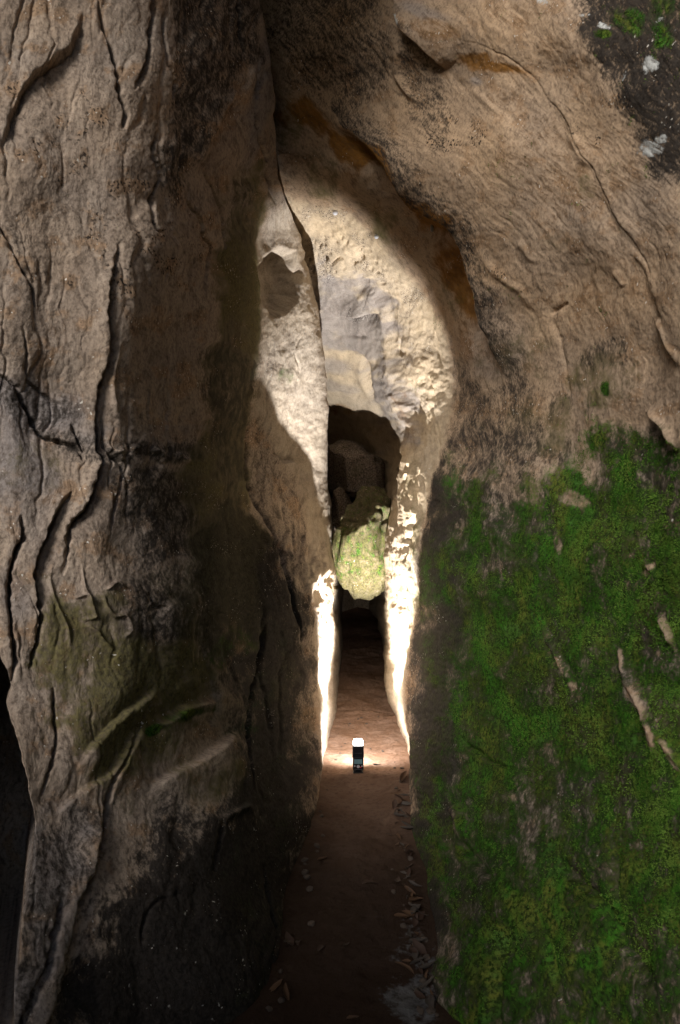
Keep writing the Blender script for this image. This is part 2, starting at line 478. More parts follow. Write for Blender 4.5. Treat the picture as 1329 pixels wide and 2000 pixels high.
# the near half of this wall turns to face the entrance
for _i, _r in enumerate(Lrows):
    _k = 0.45 if _i < 12 else (0.6 if _i == 12 else 0.8)
    Lrows[_i] = [(x, y, d if d >= 2.2 else 2.2 + (d - 2.2) * _k) for x, y, d in _r]
Lfeat = [
 ('crack', 26, 5, [(195,0),(205,50),(228,120),(237,180),(248,215),(242,250)]),
 ('crack', 24, 4.5, [(302,-60),(300,0),(297,40),(290,80),(280,130),(262,180)]),
 ('crack', 16, 4, [(318,20),(320,60),(322,122),(337,164),(334,200)]),
 ('crack', 24, 4.5, [(311,253),(301,295),(314,350),(301,380),(301,438),(314,460)]),
 ('crack', 30, 5, [(236,468),(223,527),(211,602),(213,655),(206,726),(192,777),(190,870),(200,895),(194,937),(168,1000),(139,1030),(128,1085),(122,1127)]),
 ('step', 9, 5, [(236,468),(223,527),(211,602),(213,655),(206,726),(192,777),(190,870),(200,895),(194,937),(168,1000),(139,1030),(128,1085)], True, 26),
 ('ridge', 9, 5, [(232,660),(221,720),(219,780),(230,820)]),
 ('crack', 18, 4, [(202,802),(206,870),(236,903),(242,929),(228,979),(219,1042)]),
 ('crack', 30, 5, [(143,958),(114,1000),(91,1055),(76,1089),(72,1148),(78,1224),(70,1274),(60,1310)]),
 ('step', 9, 4, [(143,958),(114,1000),(91,1055),(76,1089),(72,1148),(78,1224)], True, 24),
 ('crack', 40, 6, [(42,1009),(48,1047),(30,1089),(17,1169),(21,1232),(30,1291),(20,1340)]),
 ('crack', 22, 5, [(-20,725),(34,756),(84,849),(148,870),(164,899)]),
 ('crack', 16, 4, [(139,828),(156,861),(169,887)]),
 ('crack', 12, 3.5, [(42,634),(50,726),(63,752),(140,806)]),
 ('crack', 46, 7, [(222,1530),(217,1557),(201,1640),(187,1710),(154,1766),(135,1836),(121,1920),(93,1995),(80,2060)]),
 ('step', 16, 6, [(217,1557),(201,1640),(187,1710),(154,1766),(135,1836),(121,1920),(93,1995),(80,2060)], True, 40),
 ('crack', 46, 7, [(112,1760),(107,1790),(98,1846),(70,1930),(42,2000),(20,2080)]),
 ('crack', 16, 3.5, [(506,1309),(490,1393),(494,1487),(499,1552)]),
 ('crack', 18, 4, [(427,1603),(422,1664),(417,1706)]),
 ('ridge', 9, 5, [(420,1610),(440,1597),(470,1585),(490,1575)]),
 ('crack', 16, 4, [(520,1682),(532,1748),(543,1813),(536,1860),(520,1930)]),
 ('crack', 12, 4, [(284,1850),(284,1804),(303,1766),(336,1748)]),
 ('ridge', 7, 5, [(290,1775),(303,1764),(330,1748),(352,1735)]),
 ('crack', 18, 4, [(103,1340),(103,1370),(107,1440),(93,1510),(79,1561)]),
 ('step', 9, 6, [(149,1505),(163,1473),(200,1435),(243,1398),(289,1365),(317,1347)], True, 34),
 ('ridge', 5, 3, [(149,1505),(163,1473),(200,1435),(243,1398),(289,1365),(317,1347)]),
 ('step', 10, 5, [(299,1417),(336,1403),(368,1379),(410,1370),(424,1375)], True, 30),
 ('ridge', 5, 3, [(299,1412),(336,1398),(368,1376),(410,1366),(424,1372)]),
 ('step', 9, 7, [(107,1599),(140,1561),(187,1529),(224,1505),(261,1440),(285,1412)], True, 40),
 ('crack', 18, 4, [(215,1545),(235,1505),(262,1450),(285,1405),(300,1370)]),
 ('step', 10, 7, [(295,1540),(330,1515),(380,1490),(430,1455),(470,1420)], True, 40),
 ('crack', 18, 4, [(503,100),(497,202),(510,261),(531,312),(535,379),(543,409)]),
 ('crack', 14, 3.5, [(404,324),(425,371),(440,421),(442,463),(434,527)]),
 ('crack', 14, 3.5, [(362,379),(398,425),(404,463),(417,484),(404,548),(406,585)]),
 ('crack', 15, 3.5, [(474,-30),(474,8),(476,126)]),
 ('step', 8, 5, [(460,180),(420,260),(395,330)], True, 40),
 ('crack', 18, 4, [(486,830),(488,869),(493,944),(518,1008),(540,1061),(555,1113),(567,1181),(580,1226),(585,1264)]),
 ('crack', 12, 3.5, [(508,1219),(506,1301),(499,1350)]),
 ('crack', 14, 6, [(164,25),(143,97),(118,118),(55,169),(25,236),(4,295)]),
 ('step', 10, 8, [(164,25),(143,97),(118,118),(55,169),(25,236),(4,295)], True, 60),
 ('crack', 14, 4, [(4,400),(0,440),(30,500),(60,560),(70,600)]),
 ('ridge', 7, 3.5, [(100,1100),(104,1150),(118,1190),(132,1230),(140,1270)]),
 ('ridge', 8, 3, [(160,1100),(168,1140),(184,1195),(186,1207),(158,1210)]),
 ('ridge', 8, 3, [(147,1166),(172,1160),(180,1185)]),
 ('ridge', 8, 3, [(200,1160),(206,1190),(225,1208),(245,1205),(255,1230),(240,1250)]),
 ('ridge', 8, 3, [(165,1220),(190,1235),(208,1258),(225,1275)]),
 ('ridge', 6, 3, [(205,1155),(228,1140),(250,1150)]),
 ('crack', 12, 4, [(290,1155),(300,1180),(322,1188)]),
 ('ridge', 9, 6, [(205,868),(225,880),(245,878)]),
 ('ridge', 10, 7, [(228,875),(240,900)]),
 ('ridge', 10, 7, [(290,872),(310,886),(318,905)]),
 ('ridge', 10, 7, [(345,880),(352,895),(380,905)]),
 ('ridge', 8, 6, [(255,870),(270,878)]),
 ('crack', 8, 4, [(570,395),(582,440),(597,480),(603,520)]),
 ('crack', 3, 1.6, [(596,640),(580,690),(588,730),(575,790),(570,850)]),
 ('step', 8, 3, [(545,880),(560,900),(585,905),(592,940)], True, 14),
]
def Lrelief(cx, cy, X, Y, Z, wob):
    a = cx + wob[0] * 26 + 14 * np.sin(cy / 140.0)
    inner = sstep(3.75, 4.0, Y) * (cy > 330)
    low = sstep(1450, 1750, cy)
    disp = 26 * fbm(cx / 170, cy / 260, seed=1, octv=2)
    fl = noise(a / 46, cy / 260, seed=3); fl2 = noise(a / 15, cy / 95, seed=4)
    disp += (-4.5 * np.exp(-(fl / 0.06) ** 2) + 8 * fl) * (1 - 0.45 * inner) * (1 - 0.5 * low) * (0.25 + 0.75 * sstep(-0.15, 0.25, noise(cx / 120, cy / 200, seed=5)))
    disp += 1.1 * fl2 * (1 - 0.4 * low)
    disp += (1.9 + 0.7 * inner) * fbm(cx / 20, cy / 28, seed=6, octv=4, gain=0.6)
    disp += inner * (3.5 * fbm(cx / 60, cy / 110, seed=8, octv=3, gain=0.5)) * (1 + sstep(950, 1050, cy))
    rag = sstep(900, 1040, cy) * sstep(1420, 1250, cy) * sstep(3.6, 3.8, Y)
    led = sstep(1020, 1080, cy) * sstep(1230, 1150, cy) * sstep(3.6, 3.75, Y) * sstep(5.2, 4.6, Y)
    disp += led * (12 * fbm(cx / 26, cy / 44, seed=14, octv=3, gain=0.5))
    disp += rag * (5 * np.abs(noise(cx / 13 + 0.4 * wob[1], cy / 60, seed=12)) - 12 * np.clip(noise(cx / 10, cy / 70, seed=13), 0, 1) ** 1.3)
    return disp.astype(np.float32), (a, cy * 0.32)
def Lmasks(cx, cy, X, Y, Z, wob, disp):
    w = wob
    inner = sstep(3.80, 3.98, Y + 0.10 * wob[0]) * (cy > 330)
    m = {}
    m['moss'] = np.maximum(blobs(cx, cy, [(380,1392,60,13,-18,0.75),(300,1425,30,10,-20,0.6),(450,1270,50,40,0,0.42),(470,1400,60,60,0,0.25),(560,740,30,20,0,0.3)], w),
                           0.12 * sstep(340, 460, cx) * sstep(1100, 1250, cy))
    m['olive'] = blobs(cx, cy, [(465,640,60,330,4,1.0),(450,1000,90,300,0,1.0),(300,1320,190,120,-10,0.9),(200,1400,130,130,-20,0.88),(400,1530,150,60,-10,0.55),
                                (500,400,40,90,0,0.7),(60,900,100,60,0,0.35),(140,1240,110,110,0,0.8),(250,1460,170,80,-20,0.7),(380,1180,90,120,0,0.6),(550,1340,40,70,0,0.4)], w) * (1 - 0.75 * inner)
    m['dark'] = np.maximum.reduce([
        poly_mask(cx, cy, [(330,-300),(520,-300),(515,130),(470,150),(445,200),(400,300),(340,420),(300,330),(335,200)], 24, w) * 0.7,  # cast shadow of the overhang, painted as a dark triangle
        blobs(cx, cy, [(70,790,120,42,28,0.55),(185,880,90,28,25,0.6),(310,1000,130,110,10,0.72),(330,1180,130,90,0,0.68),(320,880,140,30,4,0.7),(215,1210,60,80,0,0.4),
                       (460,1110,115,220,0,1.0),(462,800,70,220,0,0.82),(480,420,40,120,0,0.5),(545,1300,45,150,0,0.75),(560,1500,70,120,0,0.9),(520,1120,45,120,0,0.85),(430,1250,60,60,0,0.6)], w),  # this row also paints shade beside the slot
        poly_mask(cx, cy, [(160,1830),(215,1735),(290,1690),(300,1600),(400,1585),(480,1500),(600,1500),(640,1650),(560,2200),(60,2200)], 85, w) * 1.1,  # lower left painted darker, wet rock and shade together
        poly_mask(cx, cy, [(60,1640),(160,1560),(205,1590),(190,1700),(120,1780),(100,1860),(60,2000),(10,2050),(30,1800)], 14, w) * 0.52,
        poly_mask(cx, cy, [(470,980),(520,1000),(570,1110),(610,1180),(625,1500),(600,1700),(480,1600),(440,1200)], 60, w) * 1.05,  # dark algae by the slot, deepened with painted shade
        blobs(cx, cy, [(30,480,50,30,40,0.4),(60,530,60,24,30,0.4)], w)])
    lip_shade = poly_mask(cx, cy, [(480,800),(520,840),(560,890),(592,950),(606,1060),(600,1120),(560,1150),(480,1080)], 14, w)  # shadow on the lower left lip, painted as duller, darker rock
    m['dark'] = np.maximum(m['dark'] * (1 - 0.8 * inner), 0.40 * lip_shade)
    m['ochre'] = blobs(cx, cy, [(90,300,60,50,0,0.30),(95,690,60,60,0,0.3),(100,960,60,50,0,0.3)], w)
    m['pale'] = inner * 0.8 * (1 - 0.9 * lip_shade)
    m['grey'] = np.maximum(blobs(cx, cy, [(70,800,140,60,28,0.85),(20,880,90,100,0,0.8),(60,1000,60,130,0,0.3),(30,1180,30,100,0,0.5),(110,1680,70,110,30,0.75),(60,1900,50,150,20,0.7),
                           (510,170,20,170,8,0.8)], w), 0.35 * sstep(200, 330, cx) * (cy > 830) * (cy < 1250) * (cx < 430))
    m['white'] = blobs(cx, cy, [(205,760,5,16,0,0.5),(250,270,10,10,0,0.3)], w)
    m['warm'] = 0.25 + 0.3 * (fbm(cx / 150, cy / 150, seed=80, octv=2))
    m['speck'] = blobs(cx, cy, [(120,260,120,130,0,0.5),(280,480,150,150,0,0.5)], w)
    return m
Lccnt = [34, 105, 90, 80, 62, 52, 52, 54, 26, 14]
Lrcnt = [30, 96, 84, 62, 62, 66, 66, 66, 66, 70, 76, 72, 100, 60]
cavity = ([(-6,1285),(8,1310),(14,1345),(6,1375),(22,1450),(40,1520),(60,1590),(66,1640),(60,1690),(42,1760),(30,1850),(20,1930),(14,2080),(-90,2120),(-135,1900),(-120,1650),(-75,1450),(-40,1330)], 8, (-0.30, 0.75, 0.0))
hollow = ([(512,530),(528,505),(548,490),(572,498),(584,530),(578,575),(556,604),(530,612),(516,580)], 12, (-0.13, 0.07, 0.02))
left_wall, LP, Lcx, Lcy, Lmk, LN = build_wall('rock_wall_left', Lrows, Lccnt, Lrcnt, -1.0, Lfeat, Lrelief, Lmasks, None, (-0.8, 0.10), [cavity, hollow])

# ------------------------------------------------------------------ right wall and vault
Rrows = [
 [(1450,-500,1.9),(1150,-450,2.3),(950,-400,2.6),(780,-400,2.9),(720,-350,3.1),(600,-300,3.4),(500,-250,3.6),(450,-200,3.8),(430,-200,4.0),(420,-200,4.2),(400,-200,4.5)],
 [(1420,0,1.55),(1180,0,1.9),(980,-5,2.3),(790,10,2.7),(730,20,2.95),(640,30,3.2),(540,40,3.4),(490,40,3.55),(450,40,3.7),(400,40,3.9),(340,40,4.1)],
 [(1420,150,1.5),(1200,150,1.85),(1020,150,2.25),(800,150,2.8),(730,160,3.05),(640,180,3.3),(560,190,3.45),(520,190,3.6),(470,190,3.8),(420,190,4.0),(360,190,4.2)],
 [(1420,290,1.45),(1220,290,1.8),(1040,290,2.2),(760,310,2.95),(705,320,3.25),(640,330,3.5),(580,340,3.65),(545,340,3.8),(520,340,4.0),(480,340,4.2),(420,340,4.4)],
 [(1420,420,1.4),(1240,430,1.75),(1080,430,2.15),(880,440,2.8),(830,450,3.2),(705,432,3.9),(660,440,4.1),(610,440,4.3),(580,440,4.5),(560,440,4.7),(520,440,4.9)],
 [(1420,540,1.4),(1260,550,1.7),(1120,550,2.1),(945,560,2.75),(890,560,3.2),(800,550,3.9),(760,545,4.15),(715,545,4.6),(670,550,4.9),(610,550,5.1),(560,550,5.3)],
 [(1420,660,1.4),(1270,670,1.7),(1140,670,2.1),(975,670,2.75),(920,670,3.25),(868,665,3.9),(825,655,4.2),(765,640,4.7),(735,640,5.0),(670,640,5.4),(580,640,5.7)],
 [(1420,780,1.4),(1270,780,1.7),(1140,790,2.1),(985,790,2.75),(930,790,3.25),(883,780,3.9),(845,780,4.2),(803,780,4.7),(775,775,5.2),(715,735,6.1),(590,720,6.5)],
 [(1420,890,1.4),(1270,890,1.7),(1130,890,2.1),(970,890,2.75),(910,890,3.25),(852,880,3.9),(825,880,4.2),(793,880,4.7),(785,890,5.2),(765,870,6.6),(610,800,7.6)],
 [(1420,1010,1.4),(1260,1010,1.7),(1110,1010,2.1),(940,1010,2.8),(880,1005,3.25),(832,1000,3.9),(808,1000,4.2),(780,1000,4.7),(768,1000,5.2),(752,1000,6.5),(700,990,8.5)],
 [(1420,1170,1.38),(1250,1160,1.7),(1090,1150,2.1),(920,1140,2.8),(865,1130,3.3),(825,1130,3.85),(795,1125,4.2),(768,1120,4.7),(758,1120,5.2),(748,1110,6.5),(720,1105,8.5)],
 [(1420,1350,1.35),(1240,1340,1.65),(1070,1320,2.1),(900,1300,2.8),(840,1290,3.35),(802,1280,3.85),(778,1270,4.2),(758,1260,4.8),(750,1240,5.4),(742,1200,6.8),(725,1180,8.8)],
 [(1420,1550,1.32),(1230,1530,1.6),(1050,1500,2.1),(880,1450,2.8),(825,1420,3.4),(790,1400,3.9),(775,1370,4.3),(757,1340,5.0),(748,1290,5.8),(742,1240,7.0),(730,1200,9.0)],
 [(1420,1900,1.28),(1200,1880,1.52),(905,1850,1.95),(826,1690,2.7),(805,1570,3.3),(795,1490,3.95),(784,1445,4.4),(765,1385,5.2),(752,1320,6.0),(744,1270,7.2),(735,1210,9.2)],
 [(1390,2500,1.3),(1150,2350,1.5),(850,2060,1.88),(824,1800,2.6),(800,1640,3.3),(792,1550,3.95),(782,1500,4.4),(764,1430,5.2),(752,1365,6.0),(744,1310,7.2),(735,1260,9.2)],
]
lip2 = [(655,236),(667,250),(694,267),(721,291),(745,318),(772,355),(805,400),(839,423),(866,445),(889,470),(907,523),(925,560),(937,600),(945,630),(959,659),(972,707),(978,760)]
crackb = [(846,61),(916,83),(977,105),(1007,115),(1046,157),(1064,187),(1099,227),(1125,283),(1164,335),(1186,392),(1225,457),(1264,523),(1282,580),(1297,631),(1340,740)]
Rfeat = [
 ('step', -15, 12, lip2, True, 44),
 ('crack', 10, 4, lip2),
 ('step', -12, 5, [(776,-40),(776,13),(789,57),(820,87),(850,122),(862,140)], True, 30),
 ('crack', 2.6, 2.4, crackb),
 ('step', -3.5, 8, crackb[5:], True, 34),
 ('ridge', 10, 5, [(776,83),(780,130),(785,161),(800,185),(813,196)]),
 ('ridge', 4, 6, [(915,170),(950,195),(981,222)]),
 ('ridge', 4.5, 7, [(937,479),(977,532),(1020,571),(1035,600)]),
 ('ridge', 4, 7, [(1011,466),(1030,488),(1051,514)]),
 ('ridge', 4, 6, [(1190,530),(1205,545),(1216,560)]),
 ('ridge', 6, 10, [(1100,248),(1120,280),(1140,310),(1160,330)]),
 ('ridge', 6, 8, [(1225,480),(1262,530),(1284,585)]),
 ('ridge', 10, 6, [(1284,620),(1300,650),(1329,720)]),
 ('ridge', 14, 8, [(1262,800),(1285,825),(1303,850),(1314,885)]),
 ('step', -10, 5, [(1262,800),(1285,825),(1303,850),(1314,885)], True, 30),
 ('crack', 6, 7, [(1072,612),(1085,605),(1098,597),(1108,592)]),
 ('crack', 3, 5, [(1078,620),(1088,660),(1096,700),(1104,760),(1105,800)]),
 ('ridge', 12, 13, [(1214,1271),(1223,1316),(1250,1370),(1268,1415),(1281,1460),(1295,1491)]),
 ('step', -7, 9, [(1214,1271),(1223,1316),(1250,1370),(1268,1415),(1281,1460),(1295,1491)], True, 30),
 ('ridge', 10, 6, [(1290,1446),(1310,1465),(1335,1505)]),
 ('ridge', 8, 5, [(1043,1190),(1070,1248),(1097,1302),(1115,1347)]),
 ('crack', 8, 6, [(1035,1190),(1062,1250),(1088,1304)]),
 ('crack', 10, 6, [(905,1440),(912,1451),(953,1482),(1002,1500)]),
 ('ridge', 16, 10, [(882,1570),(889,1590),(897,1615),(903,1640)]),
 ('crack', 22, 14, [(893,1640),(908,1662),(944,1703),(962,1730)]),
 ('crack', 26, 17, [(1090,1680),(1115,1707),(1182,1775),(1218,1842),(1250,1887),(1290,1960)]),
 ('crack', 24, 14, [(993,1797),(966,1887),(971,1977),(965,2050)]),
 ('crack', 18, 12, [(1206,1640),(1210,1750),(1216,1830)]),
 ('crack', 16, 10, [(1070,1830),(1085,1900),(1100,1960)]),
 ('ridge', 8, 6, [(1265,1090),(1285,1120),(1275,1150)]),
 ('ridge', 9, 5, [(1290,1200),(1303,1240),(1310,1258)]),
 # inside the vault
 ('step', -20, 4, [(604,602),(638,609),(661,621),(691,621),(735,616)], True, 22),
 ('crack', 7, 2.5, [(628,690),(653,670),(680,668),(713,666)]),
 ('step', -6, 9, [(630,688),(691,692),(721,711),(736,756),(751,794),(765,830)], True, 16),
 ('step', 9, 9, [(690,575),(720,575),(745,605),(752,640),(765,690),(780,730),(795,790),(800,840),(790,890)], True, 24),
 ('crack', 12, 3, [(773,668),(776,690),(783,700)]),
 ('crack', 14, 4, [(835,735),(845,760),(850,785),(842,815)]),
 ('crack', 18, 5, [(812,840),(803,880),(800,930),(792,985)]),
 ('crack', 16, 5, [(822,920),(818,980),(806,1040),(800,1100)]),
 ('crack', 14, 4, [(783,880),(778,930),(772,990)]),
 ('crack', 14, 5, [(686,480),(700,492),(706,515)]),
 ('crack', 5, 1.8, [(632,742),(660,736),(690,742),(725,738),(745,752)]),
 ('crack', 5, 1.8, [(640,768),(670,762),(705,768),(748,772)]),
 ('step', 8, 4, [(700,700),(715,740),(735,770)], True, 12),
 ('crack', 6, 2.0, [(845,650),(850,690),(862,720)]),
]
_hx = np.array([-500, 0, 250, 318, 447, 566, 707, 900, 1200, 2400], np.float32)
_hy = np.array([-420, -180, 0, 78, 196, 262, 308, 318, 318, 300], np.float32)
def Rrelief(cx, cy, X, Y, Z, wob):
    a = cx - np.interp(cy, _hx, _hy).astype(np.float32) + wob[0] * 24
    b = cy + 0.6 * (cx - 900) * sstep(900, 300, cy)
    inner = sstep(3.75, 4.0, Y) * (cy > 330)
    mossy = sstep(820, 980, cy) * (1 - inner)
    disp = 24 * fbm(cx / 190, cy / 240, seed=21, octv=2)
    fl = noise(a / 44, b / 300, seed=23); fl2 = noise(a / 14, b / 120, seed=24)
    disp += (-1.2 * np.exp(-(fl / 0.06) ** 2) + 2.8 * fl) * (1 - 0.6 * inner) * (1 - 0.5 * mossy) * (0.25 + 0.75 * sstep(-0.2, 0.25, noise(cx / 150, cy / 180, seed=25)))
    disp += 0.8 * fl2 * (1 - 0.4 * mossy) * (1 - 0.5 * inner)
    disp += (1.7 + 1.3 * inner) * fbm(cx / 22, cy / 26, seed=26, octv=4, gain=0.6)
    disp += mossy * (8 * fbm(cx / 70, cy / 90, seed=27, octv=4, gain=0.55) + 1.8 * noise(cx / 7, cy / 8, seed=33))
    low = sstep(600, 1000, cy)
    disp += inner * (6.0 + 3 * low) * fbm(cx / 40, cy / (46 + 70 * low), seed=28, octv=4, gain=0.55)
    pit = noise(cx / 11, cy / 9, seed=29)
    pz = blobs(cx, cy, [(655, 505, 75, 36, 8, 1.0), (720, 540, 50, 40, 30, 0.3)], wob)
    disp += -16 * pz * sstep(0.10, 0.40, pit) * (Y > 3.7)
    rag = sstep(760, 900, cy) * sstep(1400, 1220, cy) * sstep(3.6, 3.8, Y)
    disp += rag * (5 * fbm(cx / 14 + 0.5 * wob[1], cy / 110, seed=35, octv=4, gain=0.55) - 12 * np.clip(noise(cx / 10 + 0.4 * wob[0], cy / 80, seed=36), 0, 1) ** 1.3)
    return disp.astype(np.float32), (a, b * 0.34)
def Rmasks(cx, cy, X, Y, Z, wob, disp):
    w = wob
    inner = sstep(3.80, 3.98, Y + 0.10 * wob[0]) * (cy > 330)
    m = {}
    mossline = [(820,1110),(870,1010),(900,940),(960,905),(1040,985),(1110,905),(1150,930),(1190,855),(1260,850),(1300,900),(1500,930),(1750,1010),(2600,1040),(2600,2600),(840,2600),(815,1700),(800,1300)]
    m['moss'] = np.maximum.reduce([poly_mask(cx, cy, mossline, 75, w) * 0.82 * (1 - 0.6 * sstep(3.6, 3.9, Y)),
        blobs(cx, cy, [(1187,762,10,16,0,0.8),(1130,752,10,10,0,0.5),(1228,773,9,8,0,0.5),(1145,800,9,60,0,0.4),(905,1040,40,55,30,0.85),(975,905,20,10,0,0.5),
                       (1178,66,14,10,0,0.9),(1225,40,40,30,0,0.55),(1300,40,50,60,0,0.5),(800,1110,14,120,0,0.42),(768,1110,8,80,0,0.5)], w)])
    bare = blobs(cx, cy, [(1120,975,36,20,20,0.8),(1145,920,16,34,0,0.5),(1095,1060,12,60,-8,0.5),(1250,1370,16,60,-25,0.95),(1275,1450,14,45,-25,0.95),(1218,1290,8,30,-15,0.8),(890,1605,9,34,-12,0.9),
                          (1000,1560,10,10,0,0.4),(1305,1235,8,36,-15,0.7),(1275,1110,10,30,35,0.6),(1075,1265,5,60,-28,0.6),(1115,1340,10,14,0,0.7),(1315,1480,8,30,-35,0.8)], w)
    m['moss'] = m['moss'] * (1 - 0.85 * bare) * (0.55 + 0.45 * sstep(840, 950, cx + 30 * w[0]))
    m['olive'] = np.maximum(0.55 * poly_mask(cx, cy, mossline, 40, w) * (1 - bare), blobs(cx, cy, [(630,345,80,45,25,0.7),(750,465,80,40,55,0.7),(560,250,30,80,0,0.4),(1000,690,80,90,0,0.42),(1170,740,100,60,0,0.6),(1090,470,30,25,0,0.4),(1040,840,120,70,0,0.5),
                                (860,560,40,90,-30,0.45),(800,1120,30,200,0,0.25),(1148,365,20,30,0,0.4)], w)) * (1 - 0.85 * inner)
    m['dark'] = np.maximum.reduce([
        poly_mask(cx, cy, [(500,-300),(700,-300),(760,30),(800,130),(700,250),(640,200),(560,170),(520,120)], 40, w) * 0.58,  # shade below the overhang, painted into the vault top
        poly_mask(cx, cy, [(870,700),(960,730),(1010,790),(1100,790),(1130,910),(980,930),(900,1000),(840,960)], 80, w) * 0.72,  # shaded zone above the moss, painted dark
        poly_mask(cx, cy, [(850,860),(910,960),(915,1100),(895,1700),(860,2100),(780,1900),(790,1300),(830,900)], 55, w) * 1.15,  # dark green strip with the slot's shade painted in
        poly_mask(cx, cy, [(1130,-60),(1900,-200),(1800,420),(1280,340),(1215,180),(1130,70)], 34, w) * 0.95,
        poly_mask(cx, cy, [(770,0),(800,30),(850,130),(880,250),(850,300),(790,220),(775,120)], 22, w) * 0.52,
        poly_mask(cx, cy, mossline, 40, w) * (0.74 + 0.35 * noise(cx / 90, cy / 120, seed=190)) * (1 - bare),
        blobs(cx, cy, [(1185,700,70,40,0,0.6),(1050,560,20,40,0,0.3),(1010,1650,60,30,20,0.5),(1130,1720,50,60,0,0.5),(880,1750,30,200,0,0.6),(880,1450,30,200,0,0.8),(850,1200,40,250,0,0.85)], w)])  # the tall narrow patches paint shade along the slot
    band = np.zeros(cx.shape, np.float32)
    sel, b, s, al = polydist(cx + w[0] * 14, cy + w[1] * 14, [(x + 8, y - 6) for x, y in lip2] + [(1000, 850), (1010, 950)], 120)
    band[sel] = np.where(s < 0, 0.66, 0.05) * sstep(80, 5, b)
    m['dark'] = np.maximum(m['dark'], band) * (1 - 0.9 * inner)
    m['ochre'] = np.maximum(blobs(cx, cy, [(600,225,80,40,20,0.95),(700,300,100,34,38,0.95),(810,410,95,34,42,1.0),(890,540,34,100,-22,0.9),(910,640,22,70,-10,0.45),(960,130,80,20,12,0.85),(850,50,60,30,20,0.5),
                                (1010,30,60,40,0,0.35),(1080,100,50,40,0,0.4),(985,180,40,30,0,0.3),(1230,320,60,60,0,0.3),(1090,330,140,150,40,0.33),(1200,560,120,160,20,0.33)], w) * (1 - 0.85 * inner),
                            inner * blobs(cx, cy, [(655,800,40,14,0,0.5),(790,800,10,60,-10,0.35)], w))
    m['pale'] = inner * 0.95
    w3 = (fbm(cx / 46, cy / 30, seed=170, octv=4, gain=0.6) * 2.2, fbm(cx / 46, cy / 30, seed=175, octv=4, gain=0.6) * 2.2)
    limb = np.maximum(blobs(cx, cy, [(805,1080,40,230,0,0.5)], w) * inner, blobs(cx, cy, [(850,1350,45,380,0,0.75)], w) * (1 - inner))
    m['olive'] = np.maximum(m['olive'], limb)
    g = poly_mask(cx, cy, [(600,545),(650,545),(710,560),(748,600),(755,650),(775,700),(800,780),(800,860),(770,860),(740,770),(715,710),(680,692),(625,690),(590,620)], 24, w3)
    m['grey'] = np.maximum.reduce([inner * g * 0.78, blobs(cx, cy, [(735,590,30,18,30,0.8),(640,720,40,14,0,0.55),(650,755,60,10,4,0.45)], w) * inner,
                                   blobs(cx, cy, [(930,160,14,8,20,0.6),(835,20,60,14,10,0.6),(960,640,60,100,-20,0.3)], w)])
    m['white'] = blobs(cx, cy, [(1275,128,20,22,40,0.75),(1272,290,24,20,-40,0.72),(1290,272,14,10,-30,0.7),(1180,50,16,10,20,0.7),(1060,5,14,12,0,0.6),(785,38,8,16,0,0.72),(810,85,14,22,-30,0.5),
                                (1140,30,16,5,-10,0.6),(1226,160,6,20,10,0.5),(1290,35,22,6,-15,0.5)], w)
    m['warm'] = np.clip(0.75 + 0.5 * fbm(cx / 170, cy / 170, seed=81, octv=2) - 0.5 * poly_mask(cx, cy, mossline, 40, w) * (1 - bare), 0, 1)
    m['speck'] = np.maximum(blobs(cx, cy, [(860,260,50,70,0,0.75),(925,275,30,30,0,0.8),(1120,240,50,20,30,0.7),(1170,280,10,30,-15,0.7),(1280,200,80,100,0,0.4),(980,560,80,60,0,0.3)], w), inner * 0.42 * sstep(800, 500, cy))
    return m
Rccnt = [34, 100, 86, 92, 50, 50, 46, 42, 36, 34, 20]
Rrcnt = [26, 78, 72, 72, 66, 66, 66, 60, 66, 78, 78, 82, 120, 50]
right_wall, RP, Rcx, Rcy, Rmk, RN = build_wall('rock_wall_right', Rrows, Rccnt, Rrcnt, 1.0, Rfeat, Rrelief, Rmasks, None, (0.5, -0.35))

def on_wall(P, cx, cy, px, py, dmin=0, dmax=99):
    """the wall's surface point met at chart position (px, py), nearest first"""
    dd = P[..., 1]
    ex = 664.5 + P[..., 0] / dd * F; ey = 1056.0 - (P[..., 2] - EYE) / dd * F
    q = (ex - px) ** 2 + (ey - py) ** 2
    q = np.where((dd > dmin) & (dd < dmax), q, 1e12)
    near = q < 16
    if near.any():
        i = np.argmin(np.where(near, dd, 1e9))
    else:
        i = np.argmin(q)
    return np.unravel_index(i, q.shape)

# ------------------------------------------------------------------ floor
def floor_z(x, y):
    x = np.asarray(x, np.float32); y = np.asarray(y, np.float32)
    z = 0.078 * np.clip(y - 4.3, 0, 8)
    z = z + 0.030 * fbm(x * 2.3, y * 1.6, seed=90, octv=3) * sstep(0.5, 2.0, y)
    z = z + 0.010 * fbm(x * 14, y * 12, seed=93, octv=3)
    z = z + sstep(4.2, 5.0, y) * 0.018 * np.abs(noise(x * 5, y * 9, seed=97))
    c = x - (0.04 + 0.02 * y)
    return z + 0.10 * np.clip(np.abs(c) - 0.13, 0, 0.4) * sstep(8, 2, np.abs(y))
xs = np.concatenate([[-40, -12, -4, -2], np.linspace(-1.2, -0.42, 24)[:-1], np.linspace(-0.42, 0.62, 170), np.linspace(0.62, 1.4, 24)[1:], [2, 4, 12, 40]])
ys = np.concatenate([[-60, -20, -8, -3, -1, 0], np.linspace(0.6, 1.6, 50)[:-1], np.linspace(1.6, 5.0, 480), np.linspace(5.0, 10.5, 200)[1:]])
FX, FY = np.meshgrid(xs, ys)
FP = np.stack([FX, FY, floor_z(FX, FY)], -1)
fme = mesh_from_grid('ground', FP)
fcx = 664.5 + FX / np.maximum(FY, 0.3) * F; fcy = 1056 + (EYE - FP[..., 2]) / np.maximum(FY, 0.3) * F
